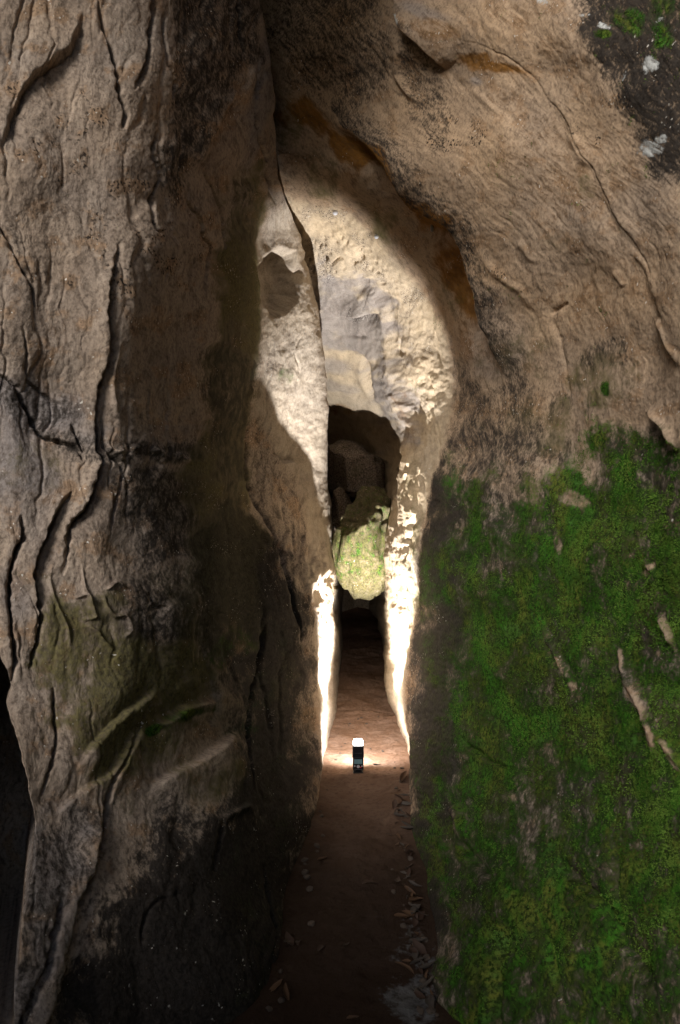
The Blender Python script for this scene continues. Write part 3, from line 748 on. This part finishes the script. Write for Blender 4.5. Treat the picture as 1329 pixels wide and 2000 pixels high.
wob = (fbm(fcx / 60, fcy / 60, seed=40, octv=3), fbm(fcx / 60, fcy / 60, seed=50, octv=3))
ash = blobs(fcx.astype(np.float32), fcy.astype(np.float32), [(800,1850,40,70,0,0.55),(810,1960,60,60,-30,0.75),(760,1950,60,60,20,0.4),(740,1790,20,14,0,0.3),(850,1900,20,60,0,0.5)], wob)
front_shade = sstep(3.45, 2.5, FY + 0.25 * fbm(FX * 4, FY * 3, seed=99, octv=3))
front_shade = np.clip(0.68 + 0.32 * front_shade, 0, 1) * sstep(3.92, 3.7, FY)  # soil darkened in front of the flash, where its light ends
add_color(fme, 'm1', [ash, front_shade, 0 * ash])
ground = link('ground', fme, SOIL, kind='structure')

# rock that closes the far end of the cleft and the mass above it
def end_rock():
    u = np.linspace(0, 1, 60); v = np.linspace(0, 1, 90)
    U, V = np.meshgrid(u, v)
    X = -1.6 + 3.6 * U; Z = -0.3 + 5.6 * V
    Y = 9.3 - 2.6 * np.abs(U - 0.5) + 0.5 * fbm(X * 1.6, Z * 1.6, seed=101, octv=4) - 0.25 * V
    me = mesh_from_grid('rock_end', np.stack([X, Y, Z], -1))
    z = 0 * X
    add_color(me, 'm1', [z, z + 0.2, z + 0.3]); add_color(me, 'm2', [z, z + 0.4, z]); add_color(me, 'm3', [z, z + 0.6, z]); add_color(me, 'm4', [z + 0.5, z + 0.5, z + 0.5])
    add_vec(me, 'flow', np.stack([X * 6, Z * 2, Y], -1))
    return link('rock_wall_end', me, ROCK, kind='structure')
end_rock()
def roof_rock():
    u = np.linspace(0, 1, 40); v = np.linspace(0, 1, 40)
    U, V = np.meshgrid(u, v)
    ang = math.pi * (U - 0.5) * 1.25
    X = 0.2 + 4.4 * np.sin(ang) ; Z = 0.6 + 4.4 * np.cos(ang) ; Y = -0.2 + 11.6 * V
    s = 1 + 0.25 * V
    n = 0.35 * fbm(X, Y, Z, seed=110, octv=3)
    P = np.stack([X * s + n, Y, Z * s + n], -1)
    me = mesh_from_grid('rock_mass', P)
    z = 0 * X
    add_color(me, 'm1', [z, z + 0.2, z + 0.3]); add_color(me, 'm2', [z, z, z]); add_color(me, 'm3', [z, z + 0.6, z]); add_color(me, 'm4', [z + 0.5, z + 0.5, z + 0.5])
    add_vec(me, 'flow', np.stack([X * 6, Z * 2, Y], -1))
    return link('rock_mass', me, ROCK, kind='structure')
roof_rock()

# ------------------------------------------------------------------ boulders
def ico(sub):
    import bmesh
    bm = bmesh.new()
    bmesh.ops.create_icosphere(bm, subdivisions=sub, radius=1)
    bm.verts.ensure_lookup_table()
    v = np.array([p.co[:] for p in bm.verts]); f = [[q.index for q in p.verts] for p in bm.faces]
    bm.free()
    return v, f

def boulder(name, label, shape, m1, m2, m3, sub=6):
    v, f = ico(sub)
    P = shape(v)
    me = bpy.data.meshes.new(name)
    me.from_pydata(P.tolist(), [], f)
    for p in me.polygons:
        p.use_smooth = True
    z = np.zeros(len(P))
    add_color(me, 'm1', [q(P, v) + z for q in m1]); add_color(me, 'm2', [q(P, v) + z for q in m2]); add_color(me, 'm3', [q(P, v) + z for q in m3])
    nn = lambda sd, f: np.clip(0.5 + 0.8 * fbm(P[:, 0] * f, P[:, 1] * f, P[:, 2] * f, seed=sd, octv=5, gain=0.62), 0, 1)
    add_color(me, 'm4', [nn(150, 20), nn(155, 17), nn(160, 24)])
    add_vec(me, 'flow', np.stack([P[:, 0] * 7, P[:, 2] * 5, P[:, 1] * 3], -1))
    return link(name, me, ROCK, label=label, category='boulder')
K = lambda c: (lambda P, v: c)
def light_block_rock(c, rad, seed):
    v, f = ico(5)
    P = v * np.array(rad) * (1 + 0.3 * fbm(v[:, 0] * 1.4 + seed, v[:, 1] * 1.4, v[:, 2] * 1.4, seed=115, octv=4))[:, None] + np.array(c)
    me = bpy.data.meshes.new('rock_light_block'); me.from_pydata(P.tolist(), [], f)
    z = np.zeros(len(P))
    nn = lambda sd, q: np.clip(0.5 + 0.8 * fbm(P[:, 0] * q, P[:, 1] * q, P[:, 2] * q, seed=sd, octv=4, gain=0.62), 0, 1)
    add_color(me, 'm1', [z + 0.3, z + 0.4, z + 0.4]); add_color(me, 'm2', [z, z, z]); add_color(me, 'm3', [z, z + 0.6, z]); add_color(me, 'm4', [nn(150, 4), nn(155, 3), nn(160, 3)])
    add_vec(me, 'flow', P * 4)
    for p in me.polygons: p.use_smooth = True
    return link('rock_light_block', me, ROCK, kind='structure')
light_block_rock((-1.85, -1.7, 0.1), (1.25, 0.8, 2.6), 0)      # unseen rock added behind the camera to shade the floor and lower left
light_block_rock((2.15, -1.3, 0.5), (1.15, 1.8, 3.4), 7)  # added out of view to keep sky light off the slot

def facet(q, seed, n, lo, hi):
    r = np.random.RandomState(seed)
    for i in range(n):
        d = r.normal(size=3); d /= np.linalg.norm(d)
        c = r.uniform(lo, hi)
        t = q @ d
        q = q - np.clip(t - c, 0, None)[:, None] * d * 0.92
    return q

def choke_shape(v):
    q = np.sign(v) * np.abs(v) ** 0.8
    q /= np.maximum(1e-6, (np.abs(q) ** 2.8).sum(1) ** (1 / 2.8))[:, None]
    q = facet(q, 4, 16, 0.80, 1.0)
    up = (q[:, 2] + 1) / 2                        # 0 bottom, 1 top
    low = np.clip(-q[:, 2], 0, 1)
    X = 0.165 + 0.12 * up ** 1.6 + q[:, 0] * (0.268 - 0.03 * up ** 2) * (1 - 0.20 * low ** 2.5) + 0.035 * low
    Y = 5.75 + q[:, 1] * 0.42 + 0.06 * up ** 1.6 - 0.06 * np.sin(up * 3.1)
    Z = 1.30 + q[:, 2] * 0.475
    t = up
    n = 0.055 * fbm(v[:, 0] * 1.7 + 5, v[:, 1] * 1.7, v[:, 2] * 1.7, seed=120, octv=6, gain=0.6) + 0.03 * fbm(v[:, 0] * 3.6, v[:, 1] * 3, v[:, 2] * 5.5, seed=125, octv=4, gain=0.5) * sstep(0.5, 0.75, t)
    rg = -0.035 * np.exp(-(noise(X * 6, Y * 5, Z * 7, seed=127) / 0.09) ** 2) * sstep(0.5, 0.7, t)
    return np.stack([X, Y, Z], -1) + v * (n + rg)[:, None]
boulder('boulder', 'long mossy chockstone with yellow front face wedged between the walls above the flash', choke_shape,
        [lambda P, v: 0.36 * sstep(-0.85, -0.4, v[:, 2]) - 0.08 * sstep(0.1, 0.4, v[:, 2]), K(1.0), lambda P, v: 0.12 + 0.36 * sstep(0.0, 0.35, v[:, 2])],
        [lambda P, v: 0.40 * sstep(0.35, -0.05, v[:, 2]) * sstep(-0.95, -0.7, v[:, 2]), lambda P, v: 0.0 * v[:, 2] + 0.4 * sstep(-0.7, -0.95, v[:, 2]), K(0)], [K(0), K(0.35), K(0.35)])
def slab_shape(v):
    q = np.sign(v) * np.abs(v) ** 0.5
    q /= np.maximum(1e-6, (np.abs(q) ** 5).sum(1) ** 0.2)[:, None]
    q = facet(q, 9, 18, 0.72, 1.05)
    X = 0.16 + q[:, 0] * (0.315 - 0.05 * q[:, 2]) ; Y = 7.0 + q[:, 1] * 0.45 ; Z = 1.96 + q[:, 2] * 0.36 - 0.05 * q[:, 0]
    n = 0.06 * fbm(v[:, 0] * 1.5, v[:, 1] * 1.5 + 4, v[:, 2] * 1.5, seed=130, octv=5, gain=0.5)
    return np.stack([X, Y, Z], -1) + v * n[:, None]
boulder('boulder', 'flat-topped dark block jammed behind the mossy chockstone under the vault', slab_shape,
        [K(0.12), K(0.3), K(0.45)], [K(0), K(0), K(0.4)], [K(0), K(0.4), K(0.3)], sub=5)
def wedge_shape(v):
    v = facet(v, 12, 14, 0.6, 0.9)
    X = 0.02 + v[:, 0] * 0.15; Y = 6.7 + v[:, 1] * 0.25; Z = 1.52 + v[:, 2] * 0.34
    n = 0.05 * fbm(v[:, 0] * 1.8 + 9, v[:, 1] * 1.8, v[:, 2] * 1.8, seed=135, octv=4)
    return np.stack([X, Y, Z], -1) + v * n[:, None]
boulder('boulder', 'small shadowed stone filling the gap left behind the mossy chockstone', wedge_shape,
        [K(0.1), K(0.3), K(0.5)], [K(0.3), K(0), K(0.2)], [K(0), K(0.5), K(0.3)], sub=5)

# ------------------------------------------------------------------ flash unit
import bmesh
def box_bm(bm, c, s, bev=0.0, taper=1.0, seg=2):
    r = bmesh.ops.create_cube(bm, size=1)
    vs_ = r['verts']
    for q in vs_:
        k = taper if q.co.z > 0 else 1.0
        q.co = Vector((c[0] + q.co.x * s[0] * k, c[1] + q.co.y * s[1] * k, c[2] + q.co.z * s[2]))
    if bev:
        es = list({e for q in vs_ for e in q.link_edges})
        bmesh.ops.bevel(bm, geom=es, offset=bev, segments=seg, affect='EDGES', profile=0.6)
def cyl_bm(bm, c, r, h, axis='Y', seg=24, r2=None):
    m = Matrix.Translation(c) @ (Matrix.Rotation(math.radians(90), 4, 'X') if axis == 'Y' else Matrix.Rotation(math.radians(90), 4, 'Y') if axis == 'X' else Matrix())
    bmesh.ops.create_cone(bm, cap_ends=True, segments=seg, radius1=r, radius2=r if r2 is None else r2, depth=h, matrix=m)
def part(name, fn, mat, parent, smooth=False):
    bm = bmesh.new(); fn(bm)
    me = bpy.data.meshes.new(name); bm.to_mesh(me); bm.free()
    if smooth:
        for p in me.polygons: p.use_smooth = True
    return link(name, me, mat, parent)

BLACK = plain('black_plastic', (0.010, 0.011, 0.014), 0.45, 0.3, 400)
GREYP = plain('grey_plastic', (0.10, 0.10, 0.11), 0.4, 0.2, 300)
SILV = plain('pale_button', (0.62, 0.60, 0.62), 0.35, 0.1, 300)
RED = plain('red_lamp', (0.45, 0.01, 0.02), 0.3, 0.1, 300, (1, 0.03, 0.05), 0.5)
LCD = plain('display_glass', (0.10, 0.17, 0.18), 0.15, 0.25, 200, (0.25, 0.42, 0.44), 0.10)
GLOW = plain('lit_diffuser', (0.9, 0.9, 0.9), 0.4, 0.02, 100, (1.0, 0.97, 0.92), 8.0)

FD, FXX = 3.83, 0.1015
fz = float(floor_z(np.array([FXX]), np.array([FD]))[0])
flash = bpy.data.objects.new('camera_flash', None)
C.objects.link(flash)
flash.location = (FXX, FD, fz - 0.002)
flash['label'] = 'black camera flash standing on the cleft floor with its head lit white'
flash['category'] = 'camera flash'
part('foot', lambda b: (box_bm(b, (0, 0.004, 0.004), (0.056, 0.062, 0.008), 0.003), box_bm(b, (0, 0, 0.012), (0.030, 0.030, 0.010), 0.002)), BLACK, flash)
body = part('body', lambda b: box_bm(b, (0, 0, 0.054), (0.060, 0.046, 0.074), 0.005, 0.99), BLACK, flash)
part('screen', lambda b: box_bm(b, (0, -0.0235, 0.066), (0.046, 0.002, 0.026), 0.0008), LCD, body)
part('dial', lambda b: (cyl_bm(b, (0, -0.0245, 0.039), 0.0085, 0.004), cyl_bm(b, (0, -0.027, 0.039), 0.0045, 0.003)), SILV, body)
part('button', lambda b: box_bm(b, (-0.019, -0.024, 0.041), (0.007, 0.003, 0.008), 0.001), SILV, body)
part('button', lambda b: box_bm(b, (0.021, -0.024, 0.041), (0.007, 0.003, 0.007), 0.001), SILV, body)
part('pilot_lamp', lambda b: cyl_bm(b, (0.014, -0.024, 0.035), 0.0022, 0.003, seg=12), RED, body)
part('latch_bar', lambda b: box_bm(b, (0, -0.0236, 0.0225), (0.050, 0.002, 0.003), 0.0006), GREYP, body)
part('hinge', lambda b: (cyl_bm(b, (0, 0, 0.100), 0.019, 0.064, 'X', 28), box_bm(b, (0, 0, 0.094), (0.052, 0.040, 0.012), 0.002)), BLACK, flash, True)
head = part('head', lambda b: box_bm(b, (0, 0.002, 0.127), (0.060, 0.050, 0.050), 0.006, 1.06), BLACK, flash)
part('zoom_window', lambda b: box_bm(b, (0, -0.0235, 0.113), (0.040, 0.002, 0.003), 0.0005), GREYP, head)
part('diffuser', lambda b: box_bm(b, (0, 0.004, 0.168), (0.064, 0.054, 0.032), 0.013, 0.78, 4), GLOW, flash, True)
# the light of the flash itself: a beam thrown up and to the rear, and the weaker spill of the diffuser
def flash_lamp(name, energy, size, blend, tilt, soft):
    ld = bpy.data.lights.new(name, 'SPOT')
    ld.energy = energy
    ld.color = (1.0, 0.985, 0.96)
    ld.spot_size = math.radians(size)
    ld.spot_blend = blend
    ld.shadow_soft_size = soft
    lo = bpy.data.objects.new(name, ld)
    C.objects.link(lo)
    lo.parent = flash
    lo.location = (0, 0.052, 0.178)
    t = math.radians(tilt)
    lo.rotation_euler = Vector((0, math.cos(t), math.sin(t))).to_track_quat('-Z', 'Y').to_euler()
flash_lamp('flash_beam', 560, 84, 0.65, 55, 0.014)
flash_lamp('flash_spill', 26, 180, 0.9, 0, 0.02)

# ------------------------------------------------------------------ egg sacs on the vault
SAC = plain('silk_sac', (0.80, 0.80, 0.84), 0.6, 0.06, 200)
def egg_sac(px, py, w, h, label, wall, group='egg sacs on the vault'):
    P, cx, cy, N = wall
    i = on_wall(P, cx, cy, px, py)
    p = P[i]; n = N[i]
    d = p[1]
    v, f = ico(3)
    v = v * np.array([w / F * d / 2, w / F * d / 2, h / F * d / 2]) * (1 + 0.10 * v[:, 2:3])
    me = bpy.data.meshes.new('egg_sac'); me.from_pydata(v.tolist(), [], f)
    for q in me.polygons: q.use_smooth = True
    o = link('egg_sac', me, SAC, label=label, category='egg sac', group=group)
    o.location = tuple(p + n * (w / F * d * 0.35))
    o.rotation_euler = (0, 0.1, 0)
RW = (RP, Rcx, Rcy, RN); LW = (LP, Lcx, Lcy, LN)
egg_sac(655, 416, 10, 10, 'round white egg sac at the top of the lit vault', RW)
egg_sac(736, 463, 9, 9, 'round white egg sac on the slanting right edge of the lit vault', RW)
egg_sac(843, 445, 7, 15, 'long white egg sac hanging under the ochre lip of the right wall', RW)

# ------------------------------------------------------------------ fallen leaves and stones
LEAFM = [plain('dry_leaf_tan', (0.085, 0.044, 0.022), 0.75, 0.35, 50), plain('dry_leaf_brown', (0.04, 0.02, 0.012), 0.75, 0.35, 50), plain('dry_leaf_grey', (0.06, 0.048, 0.04), 0.8, 0.3, 50)]
def leaf_mesh(seed, mat):
    r = random.Random(seed)
    nu, nv = 9, 5
    curl, bend, wd = r.uniform(0.2, 1.5), r.uniform(-0.5, 0.8), r.uniform(0.25, 0.62)
    tw, sk = r.uniform(-1.2, 1.2), r.uniform(-0.3, 0.3)
    vs_, fs = [], []
    for i in range(nu):
        t = i / (nu - 1)
        w = wd * (math.sin(math.pi * min(1, 0.04 + t * 0.96)) ** 0.75) * (1.15 - 0.5 * t) + 0.012
        for j in range(nv):
            s = (j / (nv - 1) - 0.5) * 2
            x = t - 0.5; y = s * w * 0.5
            z = curl * (abs(s) ** 1.6) * w * 0.5 + bend * (t - 0.4) ** 2 + r.uniform(-0.02, 0.02)
            y = y * (1 - 0.25 * curl * abs(s)) + sk * x * x; z += tw * x * y
            w_ = 1 + r.uniform(-0.10, 0.10)
            vs_.append((x, y * w_, z))
    for i in range(nu - 1):
        for j in range(nv - 1):
            a = i * nv + j
            fs.append((a, a + nv, a + nv + 1, a + 1))
    me = bpy.data.meshes.new('fallen_leaf'); me.from_pydata(vs_, [], fs)
    for p in me.polygons: p.use_smooth = True
    me.materials.append(mat)
    return me
leaf_meshes = [leaf_mesh(i, LEAFM[i % 3]) for i in range(12)]
def floor_xy(px, py):
    d = 1.3 * F / max(py - 1056, 60)
    for _ in range(6):
        z = float(floor_z(np.array([(px - 664.5) / F * d]), np.array([d]))[0])
        d = (EYE - z) * F / (py - 1056)
    return (px - 664.5) / F * d, d
def leaf(px, py, size, label, group, rz=None, k=None, flat=0.35, lift=0.004):
    x, y = floor_xy(px, py)
    o = bpy.data.objects.new('fallen_leaf', leaf_meshes[random.randrange(12) if k is None else k])
    C.objects.link(o)
    z = float(floor_z(np.array([x]), np.array([y]))[0])
    o.location = (x, y, z + lift + size * 0.03)
    o.scale = (size, size, size * 0.8)
    o.rotation_euler = (random.uniform(-flat, flat), random.uniform(-flat, flat), random.uniform(0, 6.28) if rz is None else rz)
    o['label'] = label; o['category'] = 'leaf'; o['group'] = group
G1 = 'dry leaves heaped along the foot of the right wall'
for i in range(74):
    t = random.random() ** 0.8
    py = 1510 + t * 470
    edge = np.interp(py, [1500, 1600, 1700, 1850, 2000], [792, 803, 812, 832, 866])
    px = edge - abs(random.gauss(0, 1)) * (12 + 16 * t) - 3
    leaf(px, py, random.uniform(0.022, 0.068), 'curled dry leaf in the litter strip along the foot of the mossy wall', G1, flat=0.6, lift=random.uniform(0.0, 0.012))
G2 = 'single leaves lying out on the path'
singles = [(789,1522,0.11,'long tan leaf leaning up against the right wall just past the flash',1.2,0),(775,1553,0.075,'pale curled leaf on the right of the path in front of the flash',0.4,3),
 (737,1497,0.05,'small pale leaf lying right beside the flash',0.1,2),(630,1681,0.045,'small bright leaf by the left wall halfway down the path',0.5,0),
 (727,1727,0.075,'flat brown leaf lying across the middle of the path',0.05,4),(777,1723,0.05,'upright brown leaf right of the flat leaf on the path',1.3,1),
 (565,1840,0.06,'folded brown leaf by the left wall near the bottom of the picture',2.0,1),(583,1842,0.05,'curved brown leaf touching the folded leaf by the left wall',1.4,4),
 (629,1853,0.045,'rounded brown leaf alone on the dark near path',1.0,7),(677,1848,0.03,'tiny reddish leaf on the dark near path',0.8,1),
 (786,1796,0.06,'tan leaf among the litter at the edge of the pale ash patch',0.2,0),(540,1930,0.055,'tan leaf at the foot of the left wall, nearest the camera',0.9,3),
 (558,1945,0.06,'brown curled leaf beside the nearest tan leaf on the left',1.8,6),(792,1893,0.07,'orange-brown leaf lying on the pale ash patch',-0.6,9),
 (690,1993,0.035,'small orange leaf at the bottom edge of the picture',0.1,0),(839,1893,0.065,'pale grey leaf propped against the mossy wall near the bottom',0.5,2)]
for px, py, s, lb, rz, k in singles:
    leaf(px, py, s, lb, G2, rz, k, 0.25)

STONE = plain('loose_stone', (0.065, 0.048, 0.037), 0.9, 0.5, 40)
def stone_mesh(seed):
    v, f = ico(3)
    r = random.Random(seed)
    s = np.array([1, r.uniform(0.6, 0.95), r.uniform(0.4, 0.65)])
    q = v * s * (1 + 0.45 * fbm(v[:, 0] * 1.3 + seed, v[:, 1] * 1.3, v[:, 2] * 1.3, seed=140 + seed, octv=3))[:, None]
    me = bpy.data.meshes.new('loose_stone'); me.from_pydata(q.tolist(), [], f); me.materials.append(STONE)
    return me
sm = [stone_mesh(i) for i in range(6)]
spots = []
for i in range(46):
    py = random.uniform(1500, 1990)
    le = np.interp(py, [1500, 1600, 1800, 2000], [630, 612, 567, 517]); re = np.interp(py, [1500, 1600, 1700, 1850, 2000], [792, 803, 812, 832, 866])
    px = re - abs(random.gauss(0, 26)) if random.random() < 0.55 else le + abs(random.gauss(0, 20))
    spots.append((px, py, random.uniform(0.005, 0.015)))
for i in range(22):
    py = random.uniform(1390, 1490)
    spots.append((random.uniform(648, 775), py, random.uniform(0.004, 0.011)))
for i, (px, py, s) in enumerate(spots):
    x, y = floor_xy(px, py)
    o = bpy.data.objects.new('loose_stone', sm[i % 6]); C.objects.link(o)
    o.location = (x, y, float(floor_z(np.array([x]), np.array([y]))[0]) + s * 0.2)
    o.scale = (s, s, s); o.rotation_euler = (random.uniform(-.3, .3), random.uniform(-.3, .3), random.uniform(0, 6.28))
    back = py < 1492
    o['label'] = 'small loose stone on the lit floor beyond the flash' if back else 'small loose stone on the dark path before the flash'
    o['category'] = 'stone'; o['group'] = 'stones beyond the flash' if back else 'stones on the near path'

# ------------------------------------------------------------------ moss fuzz on the right wall
def moss_material():
    k = NT('moss_fuzz')
    a = k.attr('tint').outputs['Fac']
    co = k.n('ShaderNodeTexCoord').outputs['Object']
    n1 = k.noise(co, 9, 3, 0.6)
    c = k.mix(a, (0.028, 0.085, 0.009), (0.130, 0.225, 0.038))
    c = k.mix(k.ramp(n1, 0.45, 0.7, 0, 0.45), c, (0.095, 0.095, 0.022))
    k.l(c, k.b.inputs['Base Color'])
    k.b.inputs['Roughness'].default_value = 0.9
    k.b.inputs['Specular IOR Level'].default_value = 0.03
    return k.m
def moss_fuzz(n):
    r = np.random.RandomState(5)
    cx = Rcx.reshape(-1); cy = Rcy.reshape(-1)
    P = RP.reshape(-1, 3); N = RN.reshape(-1, 3)
    brk = moss_break(cx, cy, 4)
    den = np.clip(Rmk['moss'].reshape(-1) + 1.3 * (brk - 0.5) - 0.35, 0, 1)
    den *= (cx > 800) & (cx < 1750) & (cy > -40) & (cy < 2060) & (P[:, 2] > 0.0)
    idx = r.choice(len(P), n, p=den / den.sum())
    B = 3
    c = np.repeat(P[idx], B, 0); nn = np.repeat(N[idx], B, 0)
    m = len(c)
    rnd = r.normal(size=(m, 3)); rnd /= np.linalg.norm(rnd, axis=1)[:, None]
    c = c + (rnd - nn * (rnd * nn).sum(1)[:, None]) * r.uniform(0, 0.006, (m, 1))
    dirn = nn * 0.40 + rnd * 0.85 + np.array([0, 0, -0.18])
    dirn /= np.linalg.norm(dirn, axis=1)[:, None]
    ln = r.uniform(0.0025, 0.006, (m, 1)); wd = r.uniform(0.0009, 0.0018, (m, 1))
    sd = np.cross(dirn, r.normal(size=(m, 3))); sd /= np.linalg.norm(sd, axis=1)[:, None]
    v = np.stack([c - sd * wd - nn * 0.001, c + sd * wd - nn * 0.001, c + dirn * ln], 1).reshape(-1, 3)
    me = bpy.data.meshes.new('moss')
    me.vertices.add(len(v)); me.vertices.foreach_set('co', v.reshape(-1).astype(np.float32))
    me.loops.add(len(v)); me.loops.foreach_set('vertex_index', np.arange(len(v), dtype=np.int32))
    me.polygons.add(m); me.polygons.foreach_set('loop_start', np.arange(0, len(v), 3, dtype=np.int32))
    me.update(calc_edges=True)
    at = me.attributes.new('tint', 'FLOAT', 'POINT')
    at.data.foreach_set('value', np.repeat(np.clip(r.normal(0.40, 0.22, m) + np.repeat(1.5 * fbm(cx[idx] / 70, cy[idx] / 90, seed=180, octv=3), B), 0, 1), 3).astype(np.float32))
    o = link('moss', me, moss_material(), kind='stuff')
    o['label'] = 'short green moss growing over the lower right rock wall'
    o['category'] = 'moss'
moss_fuzz(56000)
